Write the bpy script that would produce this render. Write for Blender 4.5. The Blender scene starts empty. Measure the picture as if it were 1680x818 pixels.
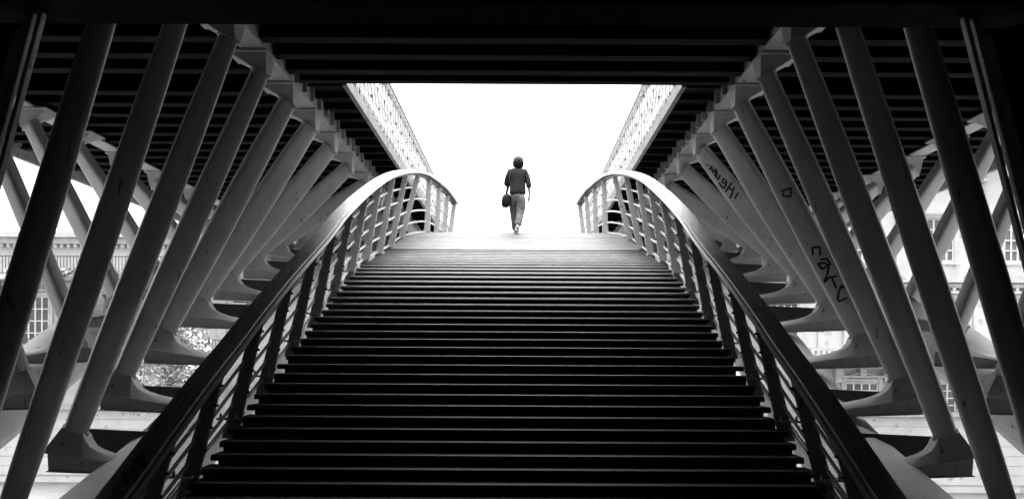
import bpy, bmesh, math, random
from mathutils import Vector, Matrix
random.seed(7)
rad = math.radians
sc = bpy.context.scene
C = sc.collection
H = 7.0            # camera height above the quay
F = 1400.0         # focal length in photo pixels (photo is 1680 wide)
VX, VY = 853.0, 581.0   # where the stair axis vanishes in the photo
CX = 0.10

# ------------------------------------------------------------------ camera
cam_d = bpy.data.cameras.new('camera'); cam = bpy.data.objects.new('camera', cam_d); C.objects.link(cam)
cam.location = (CX, 0, H)
cam.rotation_euler = (Matrix.Rotation(rad(90), 4, 'X') @ Matrix.Rotation(rad(0.3), 4, 'Z')).to_euler()
cam_d.sensor_width = 36.0; cam_d.lens = 36.0 * F / 1680.0
cam_d.shift_x = (840 - VX) / 1680.0; cam_d.shift_y = (VY - 409) / 1680.0
cam_d.clip_start = 0.05; cam_d.clip_end = 5000
sc.camera = cam
# ------------------------------------------------------------------ light
SUN_EL, SUN_AZ = 80.0, 2.0      # high, a little ahead of the camera, veiled by cloud
w = bpy.data.worlds.new("World"); sc.world = w; w.use_nodes = True
nt = w.node_tree; nt.nodes.clear()
sky = nt.nodes.new('ShaderNodeTexSky'); sky.sky_type = 'NISHITA'; sky.sun_disc = False
sky.sun_elevation = rad(SUN_EL); sky.sun_rotation = rad(SUN_AZ)
sky.air_density = 1.0; sky.dust_density = 6.0; sky.ozone_density = 1.0
bw = nt.nodes.new('ShaderNodeRGBToBW'); bg = nt.nodes.new('ShaderNodeBackground'); bg.inputs[1].default_value = 0.10
wo = nt.nodes.new('ShaderNodeOutputWorld')
nt.links.new(sky.outputs[0], bw.inputs[0]); nt.links.new(bw.outputs[0], bg.inputs[0]); nt.links.new(bg.outputs[0], wo.inputs[0])
sun_d = bpy.data.lights.new('sun', 'SUN'); sun_d.energy = 3.0; sun_d.angle = rad(70)
sun = bpy.data.objects.new('sun', sun_d); C.objects.link(sun)
sdir = Vector((math.sin(rad(SUN_AZ))*math.cos(rad(SUN_EL)), math.cos(rad(SUN_AZ))*math.cos(rad(SUN_EL)), math.sin(rad(SUN_EL))))
sun.rotation_euler = sdir.to_track_quat('Z', 'Y').to_euler()
sc.view_settings.view_transform = 'Standard'; sc.view_settings.look = 'None'
sc.view_settings.gamma = 1.0; sc.view_settings.exposure = 3.3
sc.cycles.max_bounces = 6; sc.cycles.diffuse_bounces = 3

# ------------------------------------------------------------------ materials
def mat(name, lo, hi, scale=6.0, rough=0.6, metal=0.0, stretch=(1, 1, 1), detail=8, bump=0.0, spots=None, contrast=(0.35, 0.65), spec=0.5):
    m = bpy.data.materials.new(name); m.use_nodes = True
    t = m.node_tree; b = t.nodes['Principled BSDF']
    tc = t.nodes.new('ShaderNodeTexCoord'); mp = t.nodes.new('ShaderNodeMapping'); mp.inputs['Scale'].default_value = stretch
    n = t.nodes.new('ShaderNodeTexNoise'); n.inputs['Scale'].default_value = scale; n.inputs['Detail'].default_value = detail
    n.inputs['Roughness'].default_value = 0.65
    r = t.nodes.new('ShaderNodeValToRGB'); r.color_ramp.elements[0].position = contrast[0]; r.color_ramp.elements[1].position = contrast[1]
    r.color_ramp.elements[0].color = (lo, lo, lo, 1); r.color_ramp.elements[1].color = (hi, hi, hi, 1)
    t.links.new(tc.outputs['Object'], mp.inputs[0]); t.links.new(mp.outputs[0], n.inputs['Vector']); t.links.new(n.outputs[0], r.inputs[0])
    out = r.outputs[0]
    if spots:       # (value, scale, threshold): dirt flecks / chips of their own shape
        n2 = t.nodes.new('ShaderNodeTexNoise'); n2.inputs['Scale'].default_value = spots[1]; n2.inputs['Detail'].default_value = 5
        r2 = t.nodes.new('ShaderNodeValToRGB'); r2.color_ramp.elements[0].position = spots[2]; r2.color_ramp.elements[1].position = spots[2] + 0.05
        r2.color_ramp.elements[0].color = (0, 0, 0, 1); r2.color_ramp.elements[1].color = (1, 1, 1, 1)
        mx = t.nodes.new('ShaderNodeMixRGB'); mx.inputs[2].default_value = (spots[0],) * 3 + (1,)
        t.links.new(mp.outputs[0], n2.inputs['Vector']); t.links.new(n2.outputs[0], r2.inputs[0])
        t.links.new(r2.outputs[0], mx.inputs[0]); t.links.new(out, mx.inputs[1]); out = mx.outputs[0]
    t.links.new(out, b.inputs['Base Color'])
    b.inputs['Roughness'].default_value = rough; b.inputs['Metallic'].default_value = metal
    b.inputs['Specular IOR Level'].default_value = spec
    if bump:
        bp = t.nodes.new('ShaderNodeBump'); bp.inputs['Strength'].default_value = bump; bp.inputs['Distance'].default_value = 0.01
        t.links.new(n.outputs[0], bp.inputs['Height']); t.links.new(bp.outputs[0], b.inputs['Normal'])
    return m
M = dict(
    steel=mat('painted_steel', .36, .47, 3.0, .42, stretch=(1.6, 1.6, .35), spots=(.09, 9, .67), bump=.1, contrast=(.3, .7)),
    steel_light=mat('pale_painted_steel', .36, .48, 3.0, .4, spots=(.12, 14, .68)),
    post=mat('railing_post_paint', .34, .42, 3.0, .45, spots=(.1, 14, .67)),
    fascia=mat('fascia_paint', .07, .14, 3.0, .6, spots=(.03, 8, .6)),
    rib=mat('pale_rib_paint', .42, .55, 2.0, .5, spots=(.2, 9, .66)),
    soffit=mat('dark_concrete', .008, .025, 2.2, .9, spec=.1, stretch=(3, 1, 1), bump=.2),  # uneven near-black tone, also on the portal
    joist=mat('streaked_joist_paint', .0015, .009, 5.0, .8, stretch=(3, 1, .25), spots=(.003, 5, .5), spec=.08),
    girder=mat('girder_paint', .34, .46, 3.0, .5, spots=(.06, 10, .64)),
    dark=mat('dark_steel', .02, .04, 5.0, .5),
    black=mat('black_paint', .004, .006, 5.0, .6),
    wood_rail=mat('weathered_handrail_wood', .10, .27, 3.0, .5, stretch=(9, 1.0, 1.2), spots=(.04, 2.2, .63), bump=.12, contrast=(.3, .7)),
    nosing=mat('worn_highlight_nosing', .015, .065, 5.0, .55, spec=.3, stretch=(.8, 9, 9), contrast=(.4, .7)),  # worn edge strip, paler to paint the highlight along each tread
    tread=mat('shaded_worn_tread', .006, .016, 4.0, .6, spec=.2, stretch=(.6, 8, 8), spots=(.02, 3, .62), bump=.15),  # worn wood, its colour darkened for the shade under the deck
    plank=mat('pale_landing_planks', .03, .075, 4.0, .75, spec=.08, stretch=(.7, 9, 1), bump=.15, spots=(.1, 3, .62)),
    metal=mat('brushed_metal', .5, .62, 9.0, .3, metal=1.0),
    net=mat('railing_net_paint', .42, .5, 9.0, .45),
    quay=mat('quay_paving', .05, .08, .6, .9),
    asphalt=mat('light_block_stone', .06, .10, 1.5, .9),  # stone of the added light-blocking walls
    stone=mat('limestone', .42, .52, .9, .85, spots=(.28, 2.0, .62), bump=.1),
    stone_trim=mat('limestone_trim', .34, .46, 2.0, .85, spots=(.3, 3.0, .6)),
    glass=mat('window_glass', .08, .14, 1.0, .08),
    frame=mat('window_frame_paint', .6, .7, 2.0, .5),
    iron=mat('wrought_iron', .04, .06, 5, .5),
    zinc=mat('zinc_roof', .3, .38, 1.5, .5),
    leaf=mat('foliage', .12, .24, 3.0, .7, spec=.2),
    bark=mat('bark', .08, .14, 6, .9),
    skin=mat('skin', .25, .3, 5, .55),
    hair=mat('dark_hair', .004, .012, 40, .6, spec=.15, stretch=(4, 4, 1)),
    top=mat('grey_jersey', .010, .03, 14, .9, spec=.1, bump=.5, stretch=(1, 1, 3)),
    jeans=mat('faded_denim', .06, .14, 9, .9, spec=.1, bump=.5),
    bag=mat('black_leather', .004, .008, 8, .5, spec=.15),
    shoe=mat('white_trainer', .6, .7, 8, .6),
    sticker=mat('grey_sticker_paper', .34, .38, 8, .7),
)

# ------------------------------------------------------------------ helpers
UNIT = 1.0         # metres per drawing unit: the deck, ribs and struts are drawn on a 1.28 m module
def P(x, d, z): return Vector((x*UNIT, d*UNIT, z*UNIT + H))
def px(x, y, d):    # photo pixel -> point on the vertical plane at distance d (camera relative)
    return ((x - VX) / F * d + CX/UNIT, d, (VY - y) / F * d)
def interp(pts):
    n = len(pts); xs = [p[0] for p in pts]; ys = [p[1] for p in pts]
    dl = [(ys[i+1]-ys[i])/(xs[i+1]-xs[i]) for i in range(n-1)]
    m = [dl[0]] + [0 if dl[i-1]*dl[i] <= 0 else 2*dl[i-1]*dl[i]/(dl[i-1]+dl[i]) for i in range(1, n-1)] + [dl[-1]]
    def f(x):
        if x <= xs[0]: return ys[0]
        if x >= xs[-1]: return ys[-1]
        i = 0
        while x > xs[i+1]: i += 1
        h = xs[i+1]-xs[i]; t = (x-xs[i])/h
        return ((2*t**3-3*t*t+1)*ys[i] + (t**3-2*t*t+t)*h*m[i] + (-2*t**3+3*t*t)*ys[i+1] + (t**3-t*t)*h*m[i+1])
    return f
def smooth_by_angle(me, ang=35):
    for p in me.polygons: p.use_smooth = True
    try: me.set_sharp_from_angle(angle=rad(ang))
    except Exception: pass
def thing(name, label, cat, loc=(0, 0, 0), group=None):
    o = bpy.data.objects.new(name, None); C.objects.link(o); o.location = P(*loc); o.empty_display_size = .2
    o['label'] = label; o['category'] = cat
    if group: o['group'] = group
    return o
def origin_of(o):
    v = Vector((0, 0, 0))
    while o: v = v + o.location; o = o.parent
    return v
def obj(name, bm, m, parent=None, smooth=True, bevel=0):
    """bm in camera-relative coordinates (x, distance, z above eye)"""
    bmesh.ops.recalc_face_normals(bm, faces=bm.faces[:])
    if UNIT != 1.0: bmesh.ops.scale(bm, verts=bm.verts[:], vec=(UNIT, UNIT, UNIT))
    off = Vector((0, 0, H)) - (origin_of(parent) if parent else Vector((0, 0, 0)))
    if not parent:
        cs = [v.co for v in bm.verts]
        o0 = Vector(((min(c.x for c in cs)+max(c.x for c in cs))/2, (min(c.y for c in cs)+max(c.y for c in cs))/2, min(c.z for c in cs)))
        off = -o0
    bmesh.ops.translate(bm, verts=bm.verts[:], vec=off)
    me = bpy.data.meshes.new(name); bm.to_mesh(me); bm.free()
    o = bpy.data.objects.new(name, me); C.objects.link(o)
    me.materials.append(M[m] if isinstance(m, str) else m)
    if parent: o.parent = parent
    else: o.location = o0 + Vector((0, 0, H))
    if bevel:
        md = o.modifiers.new('bevel', 'BEVEL'); md.width = bevel; md.segments = 2; md.limit_method = 'ANGLE'; md.angle_limit = rad(40)
        md.harden_normals = False
    if smooth: smooth_by_angle(me)
    return o
def tag(o, label=None, cat=None, group=None, kind=None):
    if label: o['label'] = label
    if cat: o['category'] = cat
    if group: o['group'] = group
    if kind: o['kind'] = kind
    return o
def BM(): return bmesh.new()
def box(bm, x0, x1, y0, y1, z0, z1):
    v = [bm.verts.new((x, y, z)) for z in (z0, z1) for y in (y0, y1) for x in (x0, x1)]
    for f in ((0, 1, 3, 2), (4, 6, 7, 5), (0, 4, 5, 1), (2, 3, 7, 6), (0, 2, 6, 4), (1, 5, 7, 3)): bm.faces.new([v[i] for i in f])
def loft(bm, rings, closed=True, caps=True):
    R = [[bm.verts.new(p) for p in r] for r in rings]
    n = len(R[0])
    for a, b in zip(R, R[1:]):
        for i in range(n if closed else n-1):
            j = (i+1) % n
            bm.faces.new((a[i], a[j], b[j], b[i]))
    if caps and closed:
        bm.faces.new(R[0][::-1]); bm.faces.new(R[-1])
def bar(bm, a, b, w, h, up=(0, 0, 1)):
    """rectangular bar from a to b"""
    a, b = Vector(a), Vector(b); d = (b-a).normalized(); s = d.cross(Vector(up))
    if s.length < 1e-5: s = d.cross(Vector((1, 0, 0)))
    s.normalize(); u = s.cross(d)
    loft(bm, [[c+s*w/2*i+u*h/2*j for i, j in ((-1, -1), (1, -1), (1, 1), (-1, 1))] for c in (a, b)])
def tube(bm, pts, r, n=8):
    pts = [Vector(p) for p in pts]; rings = []
    for i, p in enumerate(pts):
        d = (pts[min(i+1, len(pts)-1)]-pts[max(i-1, 0)]).normalized()
        s = d.cross(Vector((0, 0, 1)))
        if s.length < 1e-3: s = d.cross(Vector((0, 1, 0)))
        s.normalize(); u = s.cross(d); rr = r[i] if isinstance(r, (list, tuple)) else r
        rings.append([p+s*rr*math.cos(2*math.pi*k/n)+u*rr*math.sin(2*math.pi*k/n) for k in range(n)])
    loft(bm, rings)
def extrude_poly(bm, pts, d0, d1):      # pts are (x, z), extruded in depth
    loft(bm, [[(x, d, z) for x, z in pts] for d in (d0, d1)])

# ------------------------------------------------------------------ profiles of the bridge
floor_z = interp([(4.6, -1.78), (5.2, -1.52), (6.6, -1.03), (10.65, .42), (13.6, 1.38), (17, 2.10), (18.3, 2.45), (19.2, 2.73), (20.5, 2.88), (22.5, 2.95), (40, 3.0)])
floor_w = interp([(4, 2.5), (17, 2.5), (18.3, 2.48), (19.4, 2.03), (21, 1.9), (23, 1.8), (40, 1.8)])
rail_z = interp([(4.3, -1.17), (5.07, -.86), (5.64, -.588), (6.44, -.216), (7.19, .108), (7.63, .31), (8.87, .836), (10.3, 1.40), (11.37, 1.86), (13.94, 2.77), (15.9, 3.36), (17, 3.64), (18.5, 3.95), (19.7, 4.10), (21.5, 4.17), (23.2, 4.08)])
rail_x = interp([(4, 2.32), (15, 2.32), (17, 2.25), (19.7, 2.02), (21.5, 1.84), (23.2, 1.68)])
weld_z = interp([(3.6, -2.3), (5.6, -1.65), (6.55, -1.18), (7.5, -.68), (8.42, -.2), (9.4, .26), (10.42, .70), (11.5, 1.11), (12.7, 1.51), (14.0, 1.86), (15.5, 2.15), (17, 2.35), (18.5, 2.5), (20, 2.6)])
rib_z = interp([(2, -2.9), (4.3, -1.85), (6.45, -1.2), (6.82, -1.10), (7.62, -.89), (8.3, -.70), (9.4, -.27), (10.4, .18), (12.7, 1.0), (15.5, 1.75), (20, 2.3), (26, 2.6)])
FR = [5.6, 6.55, 7.5, 8.42, 9.4, 10.42, 11.5, 12.7, 14.0, 15.5, 17.0, 18.6]
XT, XB, XO, XBO = 2.5, 3.82, 5.9, 4.85
ZT = 2.76          # top of the shafts
ZD = 3.0           # underside of the deck
OPEN = 9.45        # the opening in the deck starts here

# ------------------------------------------------------------------ setting
bm = BM(); bmesh.ops.create_grid(bm, x_segments=8, y_segments=8, size=1500, matrix=Matrix.Translation((0, 200, -H)))
tag(obj('ground', bm, 'quay', smooth=False), kind='structure')
bm = BM(); box(bm, -40, 40, -13, -12, -H, 5.5)  # unseen wall added behind the camera to keep light out
tag(obj('rear_light_block_wall', bm, 'asphalt', smooth=False), 'unseen dark stone wall added behind the stairs to block light', 'wall')

for s in (-1, 1):  # unseen side walls added to block light from the front struts
    bm = BM(); box(bm, *sorted((s*9.6, s*10.4)), -12, 10.8, -H, 5.5)
    tag(obj('side_light_block_wall', bm, 'asphalt', smooth=False), 'unseen dark stone wall added on the %s to block side light' % ('left' if s < 0 else 'right'), 'wall', 'unseen walls added to block side light')
# ------------------------------------------------------------------ upper deck
UNIT = 1.28
deck = thing('upper_deck', 'dark ribbed footbridge deck overhead, split by the open well above the stairs', 'bridge deck', (0, 0, ZD))
def slab_poly(pts, z0, z1):
    bm = BM(); loft(bm, [[(x, y, z) for x, y in pts] for z in (z0, z1)]); return bm
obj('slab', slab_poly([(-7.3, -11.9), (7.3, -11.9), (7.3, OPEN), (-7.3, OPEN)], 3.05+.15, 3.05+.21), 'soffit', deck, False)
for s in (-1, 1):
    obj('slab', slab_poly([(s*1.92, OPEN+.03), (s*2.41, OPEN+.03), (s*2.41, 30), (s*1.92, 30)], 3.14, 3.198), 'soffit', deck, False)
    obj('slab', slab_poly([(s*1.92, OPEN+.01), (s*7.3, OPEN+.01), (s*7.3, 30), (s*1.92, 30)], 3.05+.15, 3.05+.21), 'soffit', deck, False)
def joist(x0, x1, d):
    bm = BM(); box(bm, x0, x1, d-.03, d+.03, 2.995, 3.197)
    box(bm, x0, x1, d-.075, d+.075, 2.972, 2.993)      # bottom flange
    return bm
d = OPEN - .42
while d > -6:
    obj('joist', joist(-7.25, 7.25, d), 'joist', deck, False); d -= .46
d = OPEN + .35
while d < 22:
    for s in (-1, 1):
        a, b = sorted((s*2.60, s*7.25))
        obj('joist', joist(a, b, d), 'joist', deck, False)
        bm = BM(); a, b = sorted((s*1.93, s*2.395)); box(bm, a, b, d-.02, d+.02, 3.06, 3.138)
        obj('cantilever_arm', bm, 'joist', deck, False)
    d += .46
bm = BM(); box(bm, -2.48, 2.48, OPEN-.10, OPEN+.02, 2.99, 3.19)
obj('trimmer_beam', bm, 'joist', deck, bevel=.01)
for s in (-1, 1):
    for X, m_ in ((XT, 'girder'), (XO, 'girder')):
        bm = BM(); io = -1 if X == XT else 1
        web = s*(X + io*.08)
        box(bm, min(web, web+.02), max(web, web+.02), -5, 26, 2.96, 3.139)
        a, b = sorted((s*(X+io*.10), s*(X-io*.14)))
        box(bm, a, b, -5, 26, 2.936, 2.958)
        obj('girder', bm, m_, deck, False)
        d = OPEN - .1                                    # web stiffeners on the well side
        while X == XT and d < 20:
            a, b = sorted((web, s*(X + io*.145)))
            if s*io > 0: a += .021
            else: b -= .001
            bm = BM(); box(bm, a, b, d-.01, d+.01, 2.962, 3.137); obj('stiffener', bm, m_, deck, False); d += .35
    # fascia board along the well
    bm = BM(); a, b = sorted((s*1.86, s*1.915)); dd = OPEN + .03
    while dd < 23.5:
        e = min(dd+1.45, 23.6); box(bm, a, b, dd, e-.012, 2.975, 3.11); dd = e
    obj('fascia', bm, 'fascia', deck, bevel=.006)
    bm = BM(); a, b = sorted((s*7.31, s*7.38)); box(bm, a, b, -8, 30, 2.85, 3.42)
    obj('edge_beam', bm, 'girder', deck, bevel=.01)
# railings along the well on the upper deck
for s, nm in ((-1, 'left'), (1, 'right')):
    rl = thing('deck_railing', 'bright netted railing on the upper deck along the %s edge of the stair well' % nm, 'railing', (s*1.9, 14, 3.3), 'netted railings of the upper deck')
    D0, D1 = OPEN+.1, 23.4
    tx = lambda z: s*(1.90 + (z-3.3)*.10)
    bm = BM(); box(bm, *sorted((tx(4.12)-.055, tx(4.12)+.055)), D0, D1, 4.10, 4.145); obj('top_rail', bm, 'dark', rl, bevel=.01)
    d = D0
    while d < D1:
        bm = BM(); bar(bm, (tx(3.0), d, 3.112), (tx(4.1), d, 4.1), .014, .03, up=(1, 0, 0))
        bar(bm, (tx(3.95)-s*.05, d, 3.98), (tx(4.1)-s*.02, d, 4.098), .02, .05, up=(1, 0, 0)); d += .30
        obj('baluster', bm, 'net', rl, False)
    bm = BM()
    for z in (3.2, 3.36, 3.52, 3.68, 3.84, 4.0):
        tube(bm, [(tx(z)-s*.012, D0, z), (tx(z)-s*.012, D1, z)], .005, 5)
    d = D0
    while d < D1-.6:
        tube(bm, [(tx(3.15)-s*.01, d, 3.15), (tx(4.05)-s*.01, d+.55, 4.05)], .004, 4)
        tube(bm, [(tx(3.15)-s*.01, d+.55, 3.15), (tx(4.05)-s*.01, d, 4.05)], .004, 4); d += .28
    obj('wire_net', bm, 'net', rl, False)
    d = D0                                     # clamps of the net
    while d < D1:
        for z in (3.42, 3.70, 3.98):
            bm = BM(); box(bm, tx(z)-.022, tx(z)+.022, d-.02, d+.02, z-.018, z+.018); obj('net_clamp', bm, 'dark', rl, False)
        d += .6

# ------------------------------------------------------------------ arch ribs
for s, nm in ((-1, 'left'), (1, 'right')):
    for X0, X1, which in ((2.95, 3.60, 'inner'), (5.12, 5.77, 'outer')):
        rings = []; d = 2.0
        sg = 1 if which == 'inner' else -1
        xi, xo = (X0, X1) if which == 'inner' else (X1, X0)   # xo faces the gap between the ribs
        while d < 25:
            z = rib_z(d); dz = (rib_z(d+.1)-rib_z(d-.1))/.2
            rings.append([(s*xi, d, z+.05), (s*(xo-sg*.22), d, z+.05), (s*(xo-sg*.06), d, z-.02), (s*xo, d, z-.12), (s*xo, d, z-.30), (s*(xo-sg*.12), d, z-.46), (s*xi, d, z-.46)])
            d += .35
        bm = BM(); loft(bm, rings)
        tag(obj('arch_rib', bm, 'rib', smooth=True), 'pale steel arch rib on the %s, %s' % (nm, 'just outside the stair handrail' if which == 'inner' else 'farther out below the leaning struts'), 'arch rib', 'arch ribs under the footbridge')

# ------------------------------------------------------------------ struts
ORD = ['first', 'second', 'third', 'fourth', 'fifth', 'sixth', 'seventh', 'eighth', 'ninth', 'tenth', 'eleventh', 'twelfth']
def sec(w, d, n=24, e=3.6):
    out = []
    for k in range(n):
        a = 2*math.pi*(k+.5)/n; c, s_ = math.cos(a), math.sin(a)
        out.append((w/2*math.copysign(abs(c)**(2/e), c), d/2*math.copysign(abs(s_)**(2/e), s_)))
    return out
DEPTH = .15
WF = [.72, .76, .82, .83, .93] + [1]*9      # the front struts are narrower
FI = [5]
def shaft_w(t): return WF[FI[0]]*(.235 + .06*math.sin(math.pi*min(1, t*1.05))**.8 - .03*t)
def bulge(u, w, e=3.6):      # how far the broad face stands off the axis at sideways offset u
    q = min(.999, abs(2*u/w)); return DEPTH/2*(1-q**e)**(1/e)
TURN = rad(33)                # the broad face is turned up towards the stair axis
STR = {}
def strut(s, row, i, label):
    D = FR[i]; FI[0] = i
    xb, xt = (XB, XT) if row == 'inner' else (XBO, XO)
    zb = weld_z(D); zt = ZT
    B = Vector((s*xb, D, zb)); T = Vector((s*xt, D, zt)); A = (T-B).normalized()
    S = Vector((A.z, 0, -A.x))
    if S.x * s < 0: S = -S         # S points outwards (away from the stair axis)
    if row == 'outer': S = -S      # for the outer row it points to the stair axis
    S0 = S; Yv = Vector((0, 1, 0)); U = S*math.cos(TURN) - Yv*math.sin(TURN); V = Yv*math.cos(TURN) + S*math.sin(TURN)
    g = 'struts of the %s row on the %s' % (row, 'left' if s < 0 else 'right')
    root = thing('steel_strut', label, 'strut', (s*xb, D, zb-.4), g)
    bm = BM(); rings = []; L = (T-B).length; N = 14
    for k in range(N+1):
        t = k/N; c = B + A*L*t; wd = shaft_w(t)
        rings.append([c + U*u + V*v for u, v in sec(wd, DEPTH)])
    loft(bm, rings); sh = obj('shaft', bm, 'steel', root)
    # weld collars at both ends
    for c, wd in ((B, shaft_w(0)), (T, shaft_w(1))):
        bm = BM(); loft(bm, [[c + A*h + U*u + V*v for u, v in sec(wd+.022, DEPTH+.022)] for h in (-.008, .010)])
        e = c - S*(wd/2+.006); bmesh.ops.create_icosphere(bm, subdivisions=2, radius=.022, matrix=Matrix.Translation(e))
        obj('weld_collar', bm, 'steel_light', root)
    # head bracket up to the girder
    wd = shaft_w(1); up = ZD-.088
    def ring(z, w2, dp, cx): return [(cx+u, D+v, z) for u, v in ((-w2/2, -dp/2), (w2/2, -dp/2), (w2/2, dp/2), (-w2/2, dp/2))]
    bm = BM(); c = T + A*.01
    low = [c - S*wd/2 + Vector((0, -DEPTH/2, 0)), c + S*wd/2 + Vector((0, -DEPTH/2, 0)), c + S*wd/2 + Vector((0, DEPTH/2, 0)), c - S*wd/2 + Vector((0, DEPTH/2, 0))]
    if low[0].x > low[1].x: low = [low[1], low[0], low[3], low[2]]
    io = 1 if row == 'inner' else -1
    xa, xb2 = sorted((s*(xt-io*.10), s*(xt+io*.26)))
    hi = [(xa, D-.15, up), (xb2, D-.15, up), (xb2, D+.15, up), (xa, D+.15, up)]
    loft(bm, [low, hi]); hb = obj('head_bracket', bm, 'steel', root, bevel=.006)
    bm = BM(); box(bm, xa-.02, xb2+.02, D-.2, D+.2, up+.001, up+.022)
    obj('bearing_plate', bm, 'steel', root, bevel=.003)
    # foot: fillet sweeping from the shaft down to the arch rib
    wd = shaft_w(0); O = B + S*wd/2; I = B - S*wd/2; q = -s if row == 'inner' else s    # q: towards the rib
    if row == 'outer': pass
    top = [O, O*.5+I*.5, I] + [I + Vector((q*a, 0, z)) for a, z in ((.025, -.06), (.06, -.11), (.12, -.145), (.22, -.18), (.38, -.212), (.56, -.24))]
    z0 = I.z; ox = O.x - q*.13
    def lerp(a, b, t): return a + (b-a)*t
    n = len(top); xe = I.x + q*.56
    rings = []
    for k, p in enumerate(top):
        if k < 3:
            xk = lerp(ox, I.x + q*.02, k/2.0)
        else: xk = p.x
        t = (xk-ox)/(xe-ox)
        zc = lerp(z0-.155, z0-.29, t); zb_ = lerp(z0-.315, z0-.345, t)
        ft = .085 if k > 0 else .08
        rings.append([(p.x, D-ft+.03, p.z), (xk, D-.115, zc+.02), (xk, D-.13, zc), (xk, D-.055, zc-.02), (xk, D-.04, zb_), (xk, D-.09, zb_-.012), (xk, D+.09, zb_-.012), (xk, D+.04, zb_), (xk, D+.055, zc-.02), (xk, D+.125, zc), (xk, D+.105, zc+.02), (p.x, D+ft, p.z)])
    bm = BM(); loft(bm, rings); obj('foot', bm, 'steel', root)
    dh = {3: -.10, 4: -.27}.get(i, 0)
    # cross plate standing behind the foot, spanning to the rib
    if row == 'inner' and i >= 2:
        x0, x1 = sorted((ox+q*.10, xe-q*.02)); bm = BM()
        extrude_poly(bm, [(x0, z0-.33), (x1, z0-.33), (x1, z0-.03+dh), (x0, z0+dh)], D+.45, D+.49)
        obj('diaphragm_plate', bm, 'dark', root, False)
    STR[(s, row, i)] = dict(B=B, A=A, S=S, U=U, N=-V, L=L, D=D, root=root, shaft=sh)
    return root
side = {-1: 'left', 1: 'right'}
special = {(-1, 0): 'widest looking dark strut of the left inner row, cut by the picture bottom',
           (1, 4): 'dark strut on the right with a black sprayed tag and a small boxed mark',
           (1, 6): 'light grey strut on the right sprayed with the black word MUSH'}
for s in (-1, 1):
    for i in range(len(FR)):
        lab = 'flared grey steel strut, %s from the front in the %s inner row' % (ORD[i], side[s])
        if i >= 9: lab = 'short strut near the crest, %s from the front in the %s inner row' % (ORD[i], side[s])
        lab = special.get((s, i), lab)
        strut(s, 'inner', i, lab)
    for i in range(0, 10):
        strut(s, 'outer', i, 'outward leaning steel strut, %s from the front in the %s outer row' % (ORD[i], side[s]))

UNIT = 1.0
# ------------------------------------------------------------------ entrance portal nearest the camera
DP = 4.62
pt = thing('portal_frame', 'nearly black entrance frame with ribbed legs and a crossbeam along the picture top', 'frame', (0, DP, -1.8))
bm = BM(); box(bm, -2.9, 2.9, DP-.10, DP+.10, 1.87, 2.5); box(bm, -2.9, 2.9, DP-.16, DP+.16, 1.838, 1.868)
box(bm, -2.9, 2.9, DP-.125, DP-.101, 1.93, 1.955)
obj('crossbeam', bm, 'soffit', pt, False)
for s in (-1, 1):
    def leg_x(z): return s*(2.49 - (z-1.84)*.26)
    for a, wdt, dp, nm, m_ in ((0, .022, .05, 'flange', 'steel'), (.065, .05, .04, 'flange', 'steel_light')):
        bm = BM(); z0, z1 = -2.0, 1.835
        bar(bm, (leg_x(z0)+s*a, DP, z0), (leg_x(z1)+s*a, DP, z1), wdt, dp, up=(0, 1, 0))
        obj(nm, bm, m_, pt, False, bevel=.006)
    bm = BM(); bar(bm, (leg_x(-2)+s*.45, DP+.02, -2.0), (leg_x(1.835)+s*.45, DP+.02, 1.835), .62, .05, up=(0, 1, 0))
    obj('web_plate', bm, 'soffit', pt, False)

# ------------------------------------------------------------------ staircase
st = thing('staircase', 'wide flight of open timber steps, coloured dark for shade, climbing to the pale crest', 'stairs', (0, 6, -1.8))
# tread line spacing grows towards the crest
ds = [5.0]; 
while ds[-1] < 16.95:
    d_ = ds[-1]; ds.append(d_ + (.235 + (d_-6.7)*.0128 if d_ > 6.7 else .235))
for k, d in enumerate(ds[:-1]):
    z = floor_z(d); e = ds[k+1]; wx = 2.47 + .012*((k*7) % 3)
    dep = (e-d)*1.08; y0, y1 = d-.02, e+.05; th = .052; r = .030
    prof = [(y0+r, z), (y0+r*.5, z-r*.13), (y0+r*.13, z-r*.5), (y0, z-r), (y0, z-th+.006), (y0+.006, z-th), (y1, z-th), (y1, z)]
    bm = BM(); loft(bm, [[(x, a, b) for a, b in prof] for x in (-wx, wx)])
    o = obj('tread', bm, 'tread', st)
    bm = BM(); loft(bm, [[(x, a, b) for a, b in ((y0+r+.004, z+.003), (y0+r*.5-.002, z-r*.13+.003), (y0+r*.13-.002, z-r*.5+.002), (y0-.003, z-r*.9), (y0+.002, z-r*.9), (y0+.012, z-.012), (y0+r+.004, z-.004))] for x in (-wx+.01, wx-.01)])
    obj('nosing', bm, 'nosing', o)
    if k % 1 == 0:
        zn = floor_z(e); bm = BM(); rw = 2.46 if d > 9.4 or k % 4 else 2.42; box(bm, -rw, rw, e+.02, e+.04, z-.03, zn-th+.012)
        obj('gap_shade_plate', bm, 'dark', st, False)  # dark plate added in the open gap, standing in for its shade
for s in (-1, 1):       # stringers carrying the treads
    for X in (.8, 1.9):
        rings = []; d = 4.6
        while d < 17.2:
            z = floor_z(d)-.26; rings.append([(s*X-.04, d, z-.3), (s*X+.04, d, z-.3), (s*X+.04, d, z), (s*X-.04, d, z)]); d += .4
        bm = BM(); loft(bm, rings); obj('stringer', bm, 'dark', st)
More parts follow.
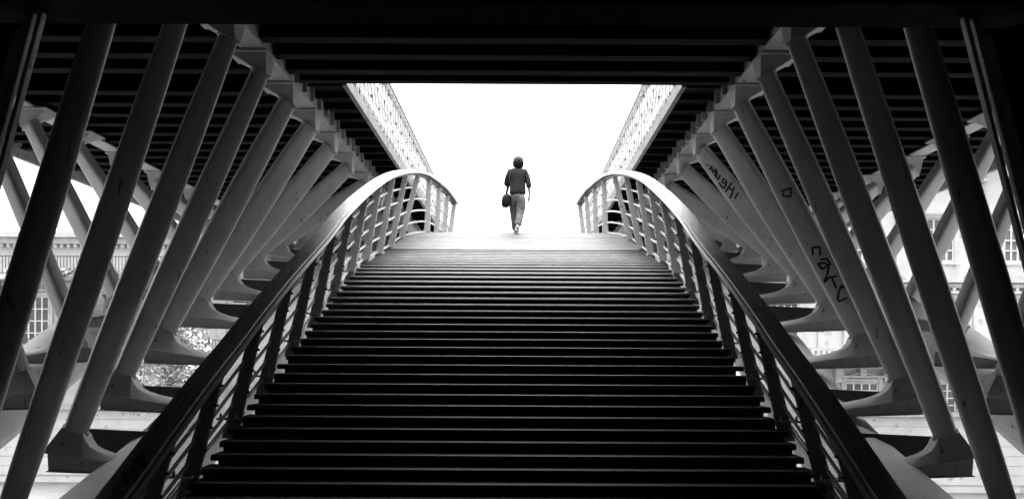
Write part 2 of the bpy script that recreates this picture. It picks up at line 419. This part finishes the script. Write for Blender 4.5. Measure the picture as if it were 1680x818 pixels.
# planked crest
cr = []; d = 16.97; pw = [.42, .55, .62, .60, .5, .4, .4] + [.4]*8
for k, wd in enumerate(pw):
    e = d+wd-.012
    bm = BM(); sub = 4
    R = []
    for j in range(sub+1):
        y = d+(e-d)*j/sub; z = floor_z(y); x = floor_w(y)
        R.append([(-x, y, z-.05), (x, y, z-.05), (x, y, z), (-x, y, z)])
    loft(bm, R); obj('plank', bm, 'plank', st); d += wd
bm = BM(); R = []
for j in range(20):
    y = 16.9+j*.62; z = floor_z(y)-.07; R.append([(-floor_w(y)+.1, y, z-.25), (floor_w(y)-.1, y, z-.25), (floor_w(y)-.1, y, z), (-floor_w(y)+.1, y, z)])
loft(bm, R); obj('crest_beam', bm, 'dark', st)
bm = BM(); R = []
for j in range(14):
    y = 23.0+j*1.2; z = floor_z(y)-.002; R.append([(-1.85, y, z-.1), (1.85, y, z-.1), (1.85, y, z), (-1.85, y, z)])
loft(bm, R); tag(obj('path', bm, 'plank'), kind='structure')
bm = BM(); box(bm, -3.4, 3.4, -11.9, 5.0, -2.1, -1.83)
tag(obj('landing', bm, 'dark', smooth=False), kind='structure')

# ------------------------------------------------------------------ stair railings
posts = [4.9, 5.8, 6.75, 7.8, 8.8, 9.85, 10.9, 12.0, 13.15, 14.4, 15.8, 17.15, 18.4, 19.6, 20.8, 21.9, 22.9]
RAILS = {}
for s, nm in ((-1, 'left'), (1, 'right')):
    lab = 'wooden handrail on grey posts, %s' % ('black scrawl on its near end, left of the stairs' if s < 0 else 'small grey sticker on one post, right of the stairs')
    rl = thing('stair_railing', lab, 'railing', (s*2.45, 10, -.2), 'railings of the lower stairs')
    RAILS[s] = rl
    # boards, one per stretch, following the curve; joints left open
    js = [4.3, 5.5, 6.35, 7.9, 9.35, 10.9, 12.7, 14.6, 16.2, 17.6, 18.9, 20.0, 21.0, 22.0, 23.1]
    for a, b in zip(js, js[1:]):
        R = []; n = 5
        for k in range(n+1):
            d = a + .004 + (b-a-.008)*k/n; x = rail_x(d); z = rail_z(d); dz = (rail_z(d+.05)-rail_z(d-.05))/.1
            hw = .098; ang = math.atan(dz); ny, nz = -math.sin(ang), math.cos(ang)
            cs = [(-hw, 0), (-hw+.012, .012), (hw*.3, .022), (hw-.012, .014), (hw, 0), (hw, -.03), (hw-.01, -.042), (-hw+.01, -.042), (-hw, -.03)]
            R.append([(s*(x+u), d+v*ny, z+v*nz) for u, v in cs])
        bm = BM(); loft(bm, R); obj('handrail_board', bm, 'wood_rail', rl)
    # metal edge strip inside
    def strip(off, dn, w_, h_, m_, name):
        R = []; d = 4.3
        while d <= 23.1:
            x = rail_x(d)-off; z = rail_z(d)-dn
            R.append([(s*(x-w_/2), d, z-h_/2), (s*(x+w_/2), d, z-h_/2), (s*(x+w_/2), d, z+h_/2), (s*(x-w_/2), d, z+h_/2)]); d += .235
        bm = BM(); loft(bm, R); return obj(name, bm, m_, rl)
    strip(.112, .02, .024, .05, 'metal', 'edge_strip')
    strip(.0, .075, .09, .05, 'dark', 'under_rail')
    def base(d): return Vector((s*(floor_w(d)+.05), d, floor_z(d)-.18))
    def head(d): return Vector((s*(rail_x(d)-.02), d+.0, rail_z(d)-.10))
    for d in posts:
        b, t = base(d), head(d); A = (t-b).normalized(); bm = BM()
        X = Vector((1, 0, 0)); Y = Vector((0, 1, 0)); R = []
        for k in range(7):
            q = k/6; c = b.lerp(t, q); w_ = .145 - .035*q
            R.append([c+X*(-w_/2), c+X*(-w_/2)+Y*.018, c+X*(w_/2)+Y*.018, c+X*w_/2, c+X*(w_/2-.01)-Y*.012, c+X*(-w_/2+.01)-Y*.012])
        loft(bm, R); p = obj('post', bm, 'post', rl)
        for q in (.22, .40, .58, .76, .92):            # bar clips and bolts
            bm = BM(); c = b.lerp(t, q); box(bm, c.x-.03, c.x+.03, d+.019, d+.04, c.z-.008, c.z+.008)
            box(bm, *sorted((c.x-s*.05, c.x-s*.075)), d-.01, d+.018, c.z-.01, c.z+.01)
            obj('clip', bm, 'dark', p, False)
        bm = BM(); box(bm, b.x-.10, b.x+.10, d-.06, d+.07, b.z+.17, b.z+.19)
        for u in (-.07, .07): tube(bm, [(b.x+u, d-.035, b.z+.19), (b.x+u, d-.035, b.z+.23)], .012)
        obj('base_plate', bm, 'metal', p)
        # slim rod leaning beside each post
        bm = BM(); tube(bm, [b+Vector((-s*.01, .32, .25)), t+Vector((0, .16, .02))], .012, 6)
        obj('brace_rod', bm, 'steel', p)
    for q in (.14, .31, .49, .67, .84):
        R = []; d = 4.5
        while d <= 23.0:
            c = base(d).lerp(head(d), q) + Vector((s*.035, 0, 0))
            R.append([c+Vector((-.007, 0, -.022)), c+Vector((.007, 0, -.022)), c+Vector((.007, 0, .012)), c+Vector((-.007, 0, .012))]); d += .3
        bm = BM(); loft(bm, R); obj('infill_bar', bm, 'steel_light', rl)
    # side plate beside the treads
    R = []; d = 4.6
    while d < 23:
        x = s*(floor_w(d)+.16); z = floor_z(d)-.22
        R.append([(x-.01, d, z-.14), (x+.01, d, z-.14), (x+.01, d, z+.08), (x-.01, d, z+.08)]); d += .4
    bm = BM(); loft(bm, R); obj('curb_plate', bm, 'steel', rl)

# ------------------------------------------------------------------ marks: sprayed tags and a sticker
def stroke_mesh(strokes, width, depth_fn, N, th=.0015):
    """strokes: lists of photo pixels, laid on the surface whose distance depth_fn(x_px, y_px) gives"""
    bm = BM()
    for st_ in strokes:
        pts = []
        for (x0, y0), (x1, y1) in zip(st_, st_[1:]):
            n = max(1, int(math.hypot(x1-x0, y1-y0)/2.5))
            pts += [(x0+(x1-x0)*k/n, y0+(y1-y0)*k/n) for k in range(n)]
        pts.append(st_[-1])
        W = []
        for x, y in pts:
            d = depth_fn(x, y); W.append(Vector(px(x, y, d)))
        for i, c in enumerate(W):
            pass
        L, Rr = [], []
        for i, c in enumerate(W):
            t = W[min(i+1, len(W)-1)]-W[max(i-1, 0)]
            if t.length < 1e-6: t = Vector((1, 0, 0))
            t.normalize(); sd = t.cross(N); sd.normalize()
            wv = width*(1 if 0 < i < len(W)-1 else .7)
            L.append(c+sd*wv/2); Rr.append(c-sd*wv/2)
        if len(W) > 1:
            loft(bm, [[L[i], Rr[i], Rr[i]-N*th, L[i]-N*th] for i in range(len(W))])
    return bm
def on_strut(key):
    q = STR[key]; FI[0] = key[2]
    def f(x, y):
        off = DEPTH/2
        for _ in range(4):
            o = Vector((CX, 0, 0))*(1/UNIT); r = Vector(((x-VX)/F, 1, (VY-y)/F))
            d = (q['B']+q['N']*(off+.003)-o).dot(q['N'])/r.dot(q['N'])
            p = o+r*d; rel = p-q['B']; t = rel.dot(q['A'])/q['L']; u = rel.dot(q['U'])
            off = bulge(u, shaft_w(max(0, min(1, t))))
        return d
    return f
# word on the light strut: dash M U g H !
def conv(pts, ox, oy, sc_): return [[(ox+a/sc_, oy+b/sc_) for a, b in s_] for s_ in pts]
MUSH = [[(215, 282), (240, 292)],
        [(245, 335), (268, 296), (278, 360), (312, 322), (300, 395)],
        [(322, 342), (312, 405), (335, 422), (352, 378)],
        [(408, 425), (380, 418), (368, 445), (385, 462), (412, 440), (408, 470), (385, 512), (368, 498), (340, 455)],
        [(462, 455), (402, 545)], [(428, 500), (470, 528)], [(490, 492), (445, 610)],
        [(528, 550), (508, 575), (488, 612)], [(476, 635), (480, 642)]]
FAKE = [[(140, 155), (146, 162)], [(192, 268), (186, 196), (255, 188), (262, 272)],
        [(255, 310), (322, 300), (362, 352), (330, 372), (282, 402), (240, 348), (300, 340), (345, 360)],
        [(345, 370), (330, 450), (300, 530), (350, 480), (432, 465)], [(375, 480), (418, 588)],
        [(492, 588), (470, 552), (440, 620), (432, 690), (450, 708), (524, 672)], [(516, 716), (524, 722)]]
def on_strut_img(key, dx, dy, f=None):
    g = on_strut(key); return g
def place(strokes, key, width, dx=0, dy=0):
    ss = [[(a+dx, b+dy) for a, b in s_] for s_ in strokes]
    obj('graffiti', stroke_mesh(ss, width, on_strut(key), STR[key]['N']), 'black', STR[key]['root'], False)
UNIT = 1.28
place(conv(MUSH, 1120, 220, 5.843), (1, 'inner', 6), .025)
place(conv(FAKE, 1300, 370, 5.843), (1, 'inner', 4), .025)
place([[(1279, 312), (1296, 306), (1296, 320), (1283, 319), (1284, 313)]], (1, 'inner', 4), .02)

UNIT = 1.0
# ------------------------------------------------------------------ person
def skin_mesh(name, chains, m, parent, sub=2):
    """chains: list of lists of (x, y, z, r[, ry]); later chains start at the nearest existing vertex"""
    vs, es, rs = [], [], []
    for ch in chains:
        prev = None
        for k, p in enumerate(ch):
            c = Vector(p[:3])
            hit = None
            for j, v in enumerate(vs):
                if (v-c).length < 1e-4: hit = j
            if hit is None:
                vs.append(c); rs.append((p[3], p[4] if len(p) > 4 else p[3])); hit = len(vs)-1
            if prev is not None: es.append((prev, hit))
            prev = hit
    me = bpy.data.meshes.new(name+'_cage'); me.from_pydata([tuple(v) for v in vs], es, []); me.update()
    o = bpy.data.objects.new(name+'_cage', me); C.objects.link(o)
    md = o.modifiers.new('skin', 'SKIN'); md.use_smooth_shade = True
    for i, v in enumerate(me.skin_vertices[0].data): v.radius = (rs[i][0]*SK, rs[i][1]*SK); v.use_root = (i == 0)
    sb = o.modifiers.new('sub', 'SUBSURF'); sb.levels = sub; sb.render_levels = sub
    bpy.context.view_layer.update()
    ev = o.evaluated_get(bpy.context.evaluated_depsgraph_get())
    nm = bpy.data.meshes.new_from_object(ev); nm.name = name
    bpy.data.objects.remove(o)
    n = bpy.data.objects.new(name, nm); C.objects.link(n); nm.materials.clear(); nm.materials.append(M[m]); n.parent = parent
    for p in nm.polygons: p.use_smooth = True
    return n
SK = 1.24; PD = 19.05; PZ = floor_z(PD)
pe = thing('person', 'person seen from behind walking over the crest in grey top and faded jeans', 'person', (0.03, PD, PZ))
# joints in metres relative to the feet; y is ahead of the walker
pelvis = (0, 0, .90, .125, .10)
body = [[(0, 0, .90, .12, .10), (0, 0, 1.06, .105, .08), (-.005, .01, 1.24, .135, .09), (-.01, .0, 1.38, .10, .07), (0, .02, 1.46, .05), (.01, .03, 1.54, .068, .075), (.012, .035, 1.62, .078, .088), (.012, .035, 1.68, .055, .06)],
        [(-.01, .0, 1.38, .10, .07), (-.155, .0, 1.375, .055), (-.225, .05, 1.20, .042), (-.245, .08, 1.10, .036), (-.17, .24, 1.18, .028), (-.10, .30, 1.22, .024), (-.07, .33, 1.23, .026, .014)],
        [(-.01, .0, 1.38, .10, .07), (.15, .0, 1.375, .055), (.215, -.03, 1.20, .042), (.24, -.04, 1.09, .036), (.262, -.02, .96, .029), (.268, .0, .86, .021), (.268, .01, .81, .030, .014)],
        [(0, 0, .90, .12, .10), (.085, -.01, .82, .088), (.055, -.03, .48, .058), (.02, -.14, .20, .045), (.0, -.20, .10, .034), (-.005, -.12, .035, .036, .03), (-.01, -.05, .03, .03, .02)],
        [(0, 0, .90, .12, .10), (-.085, .02, .82, .085), (-.075, .22, .50, .056), (-.05, .30, .14, .036), (-.05, .33, .05, .036), (-.055, .44, .035, .03, .02)]]
hx, hy, hz = .268, .01, .81
for k, (ox, oy, L_) in enumerate(((-.012, .018, .075), (-.004, .008, .085), (.002, -.004, .088), (.004, -.016, .070))):
    body.append([(hx, hy, hz, .030, .014), (hx+ox*1.6, hy+oy*1.6, hz-.04, .0085), (hx+ox*1.6-.008, hy+oy*1.7+.006, hz-.04-L_*.5, .008), (hx+ox*1.6-.02, hy+oy*1.6+.014, hz-.04-L_*.85, .0065)])
body.append([(.268, .0, .86, .021), (hx-.02, hy+.03, hz+.015, .010), (hx-.032, hy+.042, hz-.025, .009), (hx-.035, hy+.045, hz-.05, .007)])
skin_mesh('body', body, 'skin', pe)
top_c = [[(0, 0, .82, .160, .13), (0, 0, .93, .165, .135), (0, 0, 1.06, .150, .12), (-.005, .01, 1.22, .160, .115), (-.01, 0, 1.36, .13, .088), (0, .015, 1.43, .062)],
         [(-.01, 0, 1.36, .13, .088), (-.165, .0, 1.37, .068), (-.235, .05, 1.20, .058), (-.258, .085, 1.10, .052), (-.20, .20, 1.14, .045)],
         [(-.01, 0, 1.36, .13, .088), (.16, .0, 1.37, .066), (.225, -.03, 1.20, .056), (.248, -.042, 1.06, .052), (.256, -.035, 1.00, .048)]]
skin_mesh('top', top_c, 'top', pe)
tr = [[(0, 0, .95, .155, .125), (0, -.015, .86, .165, .135), (.085, -.02, .78, .112, .118), (.065, -.03, .48, .078), (.025, -.13, .22, .066), (.005, -.18, .13, .066)],
      [(0, -.015, .86, .165, .135), (-.085, .02, .78, .108, .112), (-.085, .22, .50, .074), (-.055, .29, .18, .062), (-.05, .31, .10, .062)]]
skin_mesh('jeans', tr, 'jeans', pe)
skin_mesh('shoe', [[(-.0, -.19, .10, .045), (-.003, -.15, .055, .048, .042), (-.01, -.06, .04, .046, .03), (-.012, .01, .03, .03, .02)]], 'shoe', pe)
skin_mesh('shoe', [[(-.05, .30, .07, .045), (-.052, .36, .045, .046, .036), (-.055, .46, .03, .042, .026)]], 'shoe', pe)
bm = BM(); bmesh.ops.create_icosphere(bm, subdivisions=4, radius=1)
for v in bm.verts:
    c = v.co.copy(); n1 = math.sin(c.x*9+1)*math.sin(c.y*8)*math.sin(c.z*9+2)
    k = 1+.07*n1+random.uniform(-.015, .015)
    flare = 1+.16*max(0, -c.z+.1)*(1 if c.z > -.75 else .5)
    v.co = Vector((.012+c.x*.120*k*flare, .01+c.y*.130*k*(1 if c.y < .3 else .75), 1.585+c.z*.155*k))
for v in bm.verts: v.co += Vector((.03, PD, PZ))
obj('hair', bm, 'hair', pe)
bgt = thing('shoulder_bag', 'round black bag hanging by a long strap at the left hip of the person', 'bag', (-.27, PD, PZ+.53))
bm = BM(); bmesh.ops.create_icosphere(bm, subdivisions=4, radius=1)
for v in bm.verts:
    c = v.co; e = 2.6; k = (abs(c.x)**e+abs(c.y)**e+abs(c.z)**e)**(-1/e)*1.0
    v.co = Vector((-.222+c.x*k*.105+.018*c.z, PD-.04+c.y*k*.07, PZ+.72+c.z*k*.155*(1+.05*math.sin(9*c.x))))
obj('bag_body', bm, 'bag', bgt)
bm = BM()
pts = [(-.27, -.02, .80), (-.235, -.13, .95), (-.20, -.165, 1.12), (-.175, -.160, 1.28), (-.155, -.11, 1.41), (-.145, .02, 1.475), (-.14, .09, 1.35), (-.18, .12, 1.15), (-.24, .06, .92), (-.27, .0, .80)]
loft(bm, [[Vector((.03, PD, PZ))+Vector(p)+Vector((-.02, 0, 0)), Vector((.03, PD, PZ))+Vector(p)+Vector((.02, 0, 0)), Vector((.03, PD, PZ))+Vector(p)+Vector((.02, .006, 0)), Vector((.03, PD, PZ))+Vector(p)+Vector((-.02, .006, 0))] for p in pts])
obj('strap', bm, 'bag', bgt)

# ------------------------------------------------------------------ sticker and scrawl on the stair railings
def rail_surface(s):
    def f(x, y):
        # walk along the ray until it meets the sloping board plane
        lo, hi = 4.6, 12.0
        def g(d):
            X, _, Z = px(x, y, d); return Z - (rail_z(d)+.026)
        for _ in range(40):
            mid = (lo+hi)/2
            if g(lo)*g(mid) <= 0: hi = mid
            else: lo = mid
        return (lo+hi)/2
    return f
SCR = [[(245, 738), (222, 758), (215, 775), (203, 778)], [(232, 745), (240, 770), (228, 758), (210, 756)], [(214, 768), (226, 778), (224, 790), (212, 786), (205, 800)],
       [(195, 800), (186, 806), (190, 812), (200, 806), (196, 817)], [(206, 776), (205, 796)]]
def flat_strokes(strokes, width, s):
    bm = BM(); f = rail_surface(s)
    for st_ in strokes:
        W = []
        for (x0, y0), (x1, y1) in zip(st_, st_[1:]):
            for k in range(4):
                x, y = x0+(x1-x0)*k/4, y0+(y1-y0)*k/4; W.append(Vector(px(x, y, f(x, y))))
        n = Vector((0, -.38, .92)); R = []
        for i, c in enumerate(W):
            t = (W[min(i+1, len(W)-1)]-W[max(i-1, 0)]).normalized(); sd = t.cross(n); sd.normalize()
            R.append([c+sd*width/2, c-sd*width/2, c-sd*width/2-n*.001, c+sd*width/2-n*.001])
        if len(R) > 1: loft(bm, R)
    return bm
obj('graffiti', flat_strokes(SCR, .022, -1), 'black', RAILS[-1], False)
# sticker on a post of the right railing
d = 6.75; b = Vector((2.55, d, floor_z(d)-.18)); t = Vector((2.30, d, rail_z(d)-.10))
c = b.lerp(t, .80); A = (t-b).normalized(); Xv = Vector((A.z, 0, -A.x))
bm = BM(); y = d-.0135
loft(bm, [[c+Xv*u*.047+A*v*.042+Vector((0, y-d+k, 0)) for u, v in ((-1, -1), (1, -1), (1, 1), (-1, 1))] for k in (0, -.0015)])
sk = obj('sticker', bm, 'sticker', RAILS[1], False)
bm = BM()
for k in range(5):
    u0 = -.8+k*.32
    loft(bm, [[c+Xv*u*.047+A*v*.042+Vector((0, y-d-.0017+kk, 0)) for u, v in ((u0, .18), (u0+.24, .18), (u0+.24, .55), (u0, .55))] for kk in (0, -.001)])
for k in range(2):
    u0 = -.7+k*.6
    loft(bm, [[c+Xv*u*.047+A*v*.042+Vector((0, y-d-.0017+kk, 0)) for u, v in ((u0, .65), (u0+.3, .65), (u0+.22, .85), (u0+.05, .85))] for kk in (0, -.001)])
obj('print', bm, 'black', sk, False)

# ------------------------------------------------------------------ buildings on the far bank
def facade(s, label, x0, x1, D, top, name='stone_building'):
    """a Paris limestone front facing the camera; x measured away from the stair axis"""
    r = thing(name, label, 'building', (s*(x0+x1)/2, D, -H))
    def bx(bm, a, b, y0, y1, z0, z1): a, b = sorted((s*a, s*b)); box(bm, a, b, y0, y1, z0, z1)
    bm = BM(); bx(bm, x0, x1, D, D+12, -H, top); obj('wall', bm, 'stone', r, False)
    bm = BM()
    for z, h, o in ((-3.1, .25, .25), (-.62, .28, .45), (3.55, .2, .18), (3.8, .16, .32), (top-.6, .3, .35), (top-.28, .28, .6)):
        bx(bm, x0-.1, x1+.1, D-o, D-.003, z, z+h)
    k = x0
    while k < x1:      # dentils and joints
        bx(bm, k, k+.16, D-.30, D-.004, top-.82, top-.62); bx(bm, k, k+.14, D-.24, D-.004, 3.38, 3.54); k += .36
    obj('cornice', bm, 'stone_trim', r, False)
    bm = BM()
    z = -H+.4
    while z < -3.3:
        bx(bm, x0, x1, D-.03, D-.002, z, z+.47); z += .5
    obj('rusticated_base', bm, 'stone', r, False)
    bays = [x0+2.2+4.0*k for k in range(int((x1-x0-2)/4.0))]
    for c in bays:
        for zb, zt_, ww in ((-2.9, -1.35, 1.7), (.35, 3.0, 1.5), (4.9, 7.1, 1.4), (8.6, 10.6, 1.3)):
            if zt_ > top-1: continue
            bm = BM()
            bx(bm, c-ww/2-.22, c-ww/2, D-.18, D-.003, zb, zt_+.2); bx(bm, c+ww/2, c+ww/2+.22, D-.18, D-.003, zb, zt_+.2)
            bx(bm, c-ww/2, c+ww/2, D-.18, D-.003, zt_, zt_+.2); bx(bm, c-ww/2-.3, c+ww/2+.3, D-.28, D-.19, zb-.18, zb-.02)
            bx(bm, c-ww/2-.3, c+ww/2+.3, D-.30, D-.19, zt_+.24, zt_+.36)
            wn = obj('window', bm, 'stone_trim', r, False)
            bm = BM(); bx(bm, c-ww/2+.01, c+ww/2-.01, D-.02, D-.005, zb, zt_-.01); obj('pane', bm, 'glass', wn, False)
            bm = BM()
            for u in (-.5, -.25, 0, .25, .5): 
                a = c+u*ww*.96; bx(bm, a-.035, a+.035, D-.075, D-.022, zb, zt_-.01)
            nz = 4
            for k in range(nz+1):
                zz = zb+(zt_-zb-.07)*k/nz; bx(bm, c-ww/2+.02, c+ww/2-.02, D-.07, D-.024, zz, zz+.055)
            obj('window_frame', bm, 'frame', wn, False)
            if zb == -2.9:      # arched head with keystone and consoles
                bm = BM(); n = 10; R = []
                for k in range(n+1):
                    a = math.pi*k/n; R.append([(s*c+math.cos(a)*q, y, -1.3+math.sin(a)*q*.42) for q, y in ((ww*.52, D-.22), (ww*.52+.2, D-.22), (ww*.52+.2, D-.01), (ww*.52, D-.01))])
                loft(bm, R); bx(bm, c-.16, c+.16, D-.34, D-.012, -1.02, -.63)
                for q in (-1.25, 1.25):
                    bx(bm, c+q-.2, c+q+.2, D-.45, D-.012, -1.0, -.625); bx(bm, c+q-.16, c+q+.16, D-.32, D-.012, -1.35, -1.0)
                obj('pediment', bm, 'stone_trim', wn, False)
        # pilaster with a leafy capital
        q = c+2.0
        if q < x1-.4:
            bm = BM(); bx(bm, q-.28, q+.28, D-.16, D-.001, -.3, 3.3); bx(bm, q-.36, q+.36, D-.2, D-.001, -.3, .1)
            if top > 8:
                bx(bm, q-.28, q+.28, D-.16, D-.001, 4.0, top-1.75); bx(bm, q-.42, q+.42, D-.30, D-.001, top-1.0, top-.83)
                for k in range(5):
                    for j in range(2):
                        a = -.3+.15*k+(.07 if j else 0)
                        if a < .36: bmesh.ops.create_icosphere(bm, subdivisions=1, radius=.13, matrix=Matrix.Translation((s*(q+a), D-.2-.05*j, top-1.55+.3*j)))
            obj('pilaster', bm, 'stone_trim', r, False)
    # balustrade / balcony at the main floor
    bm = BM()
    if s > 0:
        bx(bm, x0, x1, D-1.25, D-1.0, .28, .42); bx(bm, x0, x1, D-1.3, D-.46, -.5, -.36); k = x0+.1
        while k < x1:
            if int((k-x0)/.28) % 8 == 0: bx(bm, k-.12, k+.12, D-1.24, D-1.01, -.36, .28)
            else:
                R = []
                for z, rr in ((-.35, .06), (-.3, .05), (-.15, .095), (.05, .05), (.2, .045), (.27, .06)):
                    R.append([(s*k+rr*math.cos(j*math.pi/3), D-1.12+rr*math.sin(j*math.pi/3), z) for j in range(6)])
                loft(bm, R)
            k += .28
        obj('balustrade', bm, 'stone_trim', r, True)
    else:
        for lz in (-.3, 4.05):
            bx(bm, x0, x1, D-1.2, D-1.15, lz+.95, lz+1.0); bx(bm, x0, x1, D-1.2, D-1.15, lz+.08, lz+.12); k = x0
            while k < x1:
                bx(bm, k, k+.03, D-1.19, D-1.16, lz, lz+.95); k += .17
        obj('balcony_railing', bm, 'iron', r, False)
        bm = BM()
        for lz in (-.34, 4.0): bx(bm, x0, x1, D-1.25, D-.33, lz-.18, lz)
        obj('balcony', bm, 'stone_trim', r, False)
        k = x0+.3
        while k < x1-2:
            bm = BM()
            for _ in range(220):
                p = Vector((s*(k+random.uniform(0, 1.5)), D-1.3+random.gauss(0, .1), 4.16+random.gauss(0, .1))); a = Vector((random.gauss(0, 1), random.gauss(0, 1), random.gauss(0, 1))).normalized(); b = a.orthogonal()
                bm.faces.new([bm.verts.new(p+a*.09), bm.verts.new(p+b*.06), bm.verts.new(p-a*.09), bm.verts.new(p-b*.06)])
            obj('flower_box', bm, 'leaf', r, False); k += 2.2
    bm = BM(); a, b = sorted((s*x0, s*x1))
    loft(bm, [[(a, D+.2, top), (b, D+.2, top), (b, D+11, top), (a, D+11, top)], [(a+.5, D+2, top+2.2 if s > 0 else top+.6), (b-.5, D+2, top+2.2 if s > 0 else top+.6), (b-.5, D+9, top+2.2 if s > 0 else top+.6), (a+.5, D+9, top+2.2 if s > 0 else top+.6)]])
    obj('roof', bm, 'zinc', r, False)
    return r
facade(-1, 'pale stone building on the left with iron balconies and flower boxes', 11.8, 50, 46, 6.4)
facade(1, 'taller pale stone palace front on the right with pilasters and balustrade', 11.5, 50, 44, 10.6, 'stone_palace')

# ------------------------------------------------------------------ trees on the quay
def tree(x, D, z_mid, R, h, label, n=3800):
    r = thing('quay_tree', label, 'tree', (x, D, -H))
    rn = random.Random(int(x*10)+5)
    bm = BM(); tube(bm, [(x, D, -H), (x+.1, D, -H+2), (x-.1, D, z_mid-R*.3), (x, D, z_mid+R*.4)], [.22, .18, .12, .05], 8)
    cl = []
    for k in range(26):
        a = rn.uniform(0, 6.28); e = rn.uniform(-.9, 1); q = rn.uniform(.45, 1)
        c = Vector((x+R*q*math.cos(a)*math.sqrt(max(0, 1-e*e*.8)), D+R*q*math.sin(a)*math.sqrt(max(0, 1-e*e*.8)), z_mid+h*e*.8)); cl.append((c, rn.uniform(.35, .8)))
        tube(bm, [(x, D, z_mid-R*.35+.3*e), tuple(Vector((x, D, z_mid)).lerp(c, .5)+Vector((0, 0, -.1))), tuple(c)], [.06, .04, .012], 5)
    obj('trunk', bm, 'bark', r)
    bm = BM()
    for k in range(n):
        c, q = rn.choice(cl); p = c + Vector((rn.gauss(0, 1), rn.gauss(0, 1), rn.gauss(0, .8)))*q*.55
        u = Vector((rn.gauss(0, 1), rn.gauss(0, 1), rn.gauss(0, 1))).normalized(); v = u.orthogonal().normalized(); l = rn.uniform(.07, .14)
        vs = [bm.verts.new(p+u*l), bm.verts.new(p+v*l*.5), bm.verts.new(p-u*l), bm.verts.new(p-v*l*.5)]; bm.faces.new(vs)
    obj('crown', bm, 'leaf', r, False)
tree(-15.4, 38, -.5, 2.3, 2.4, 'leafy tree in front of the left building, seen just outside the stair railing')
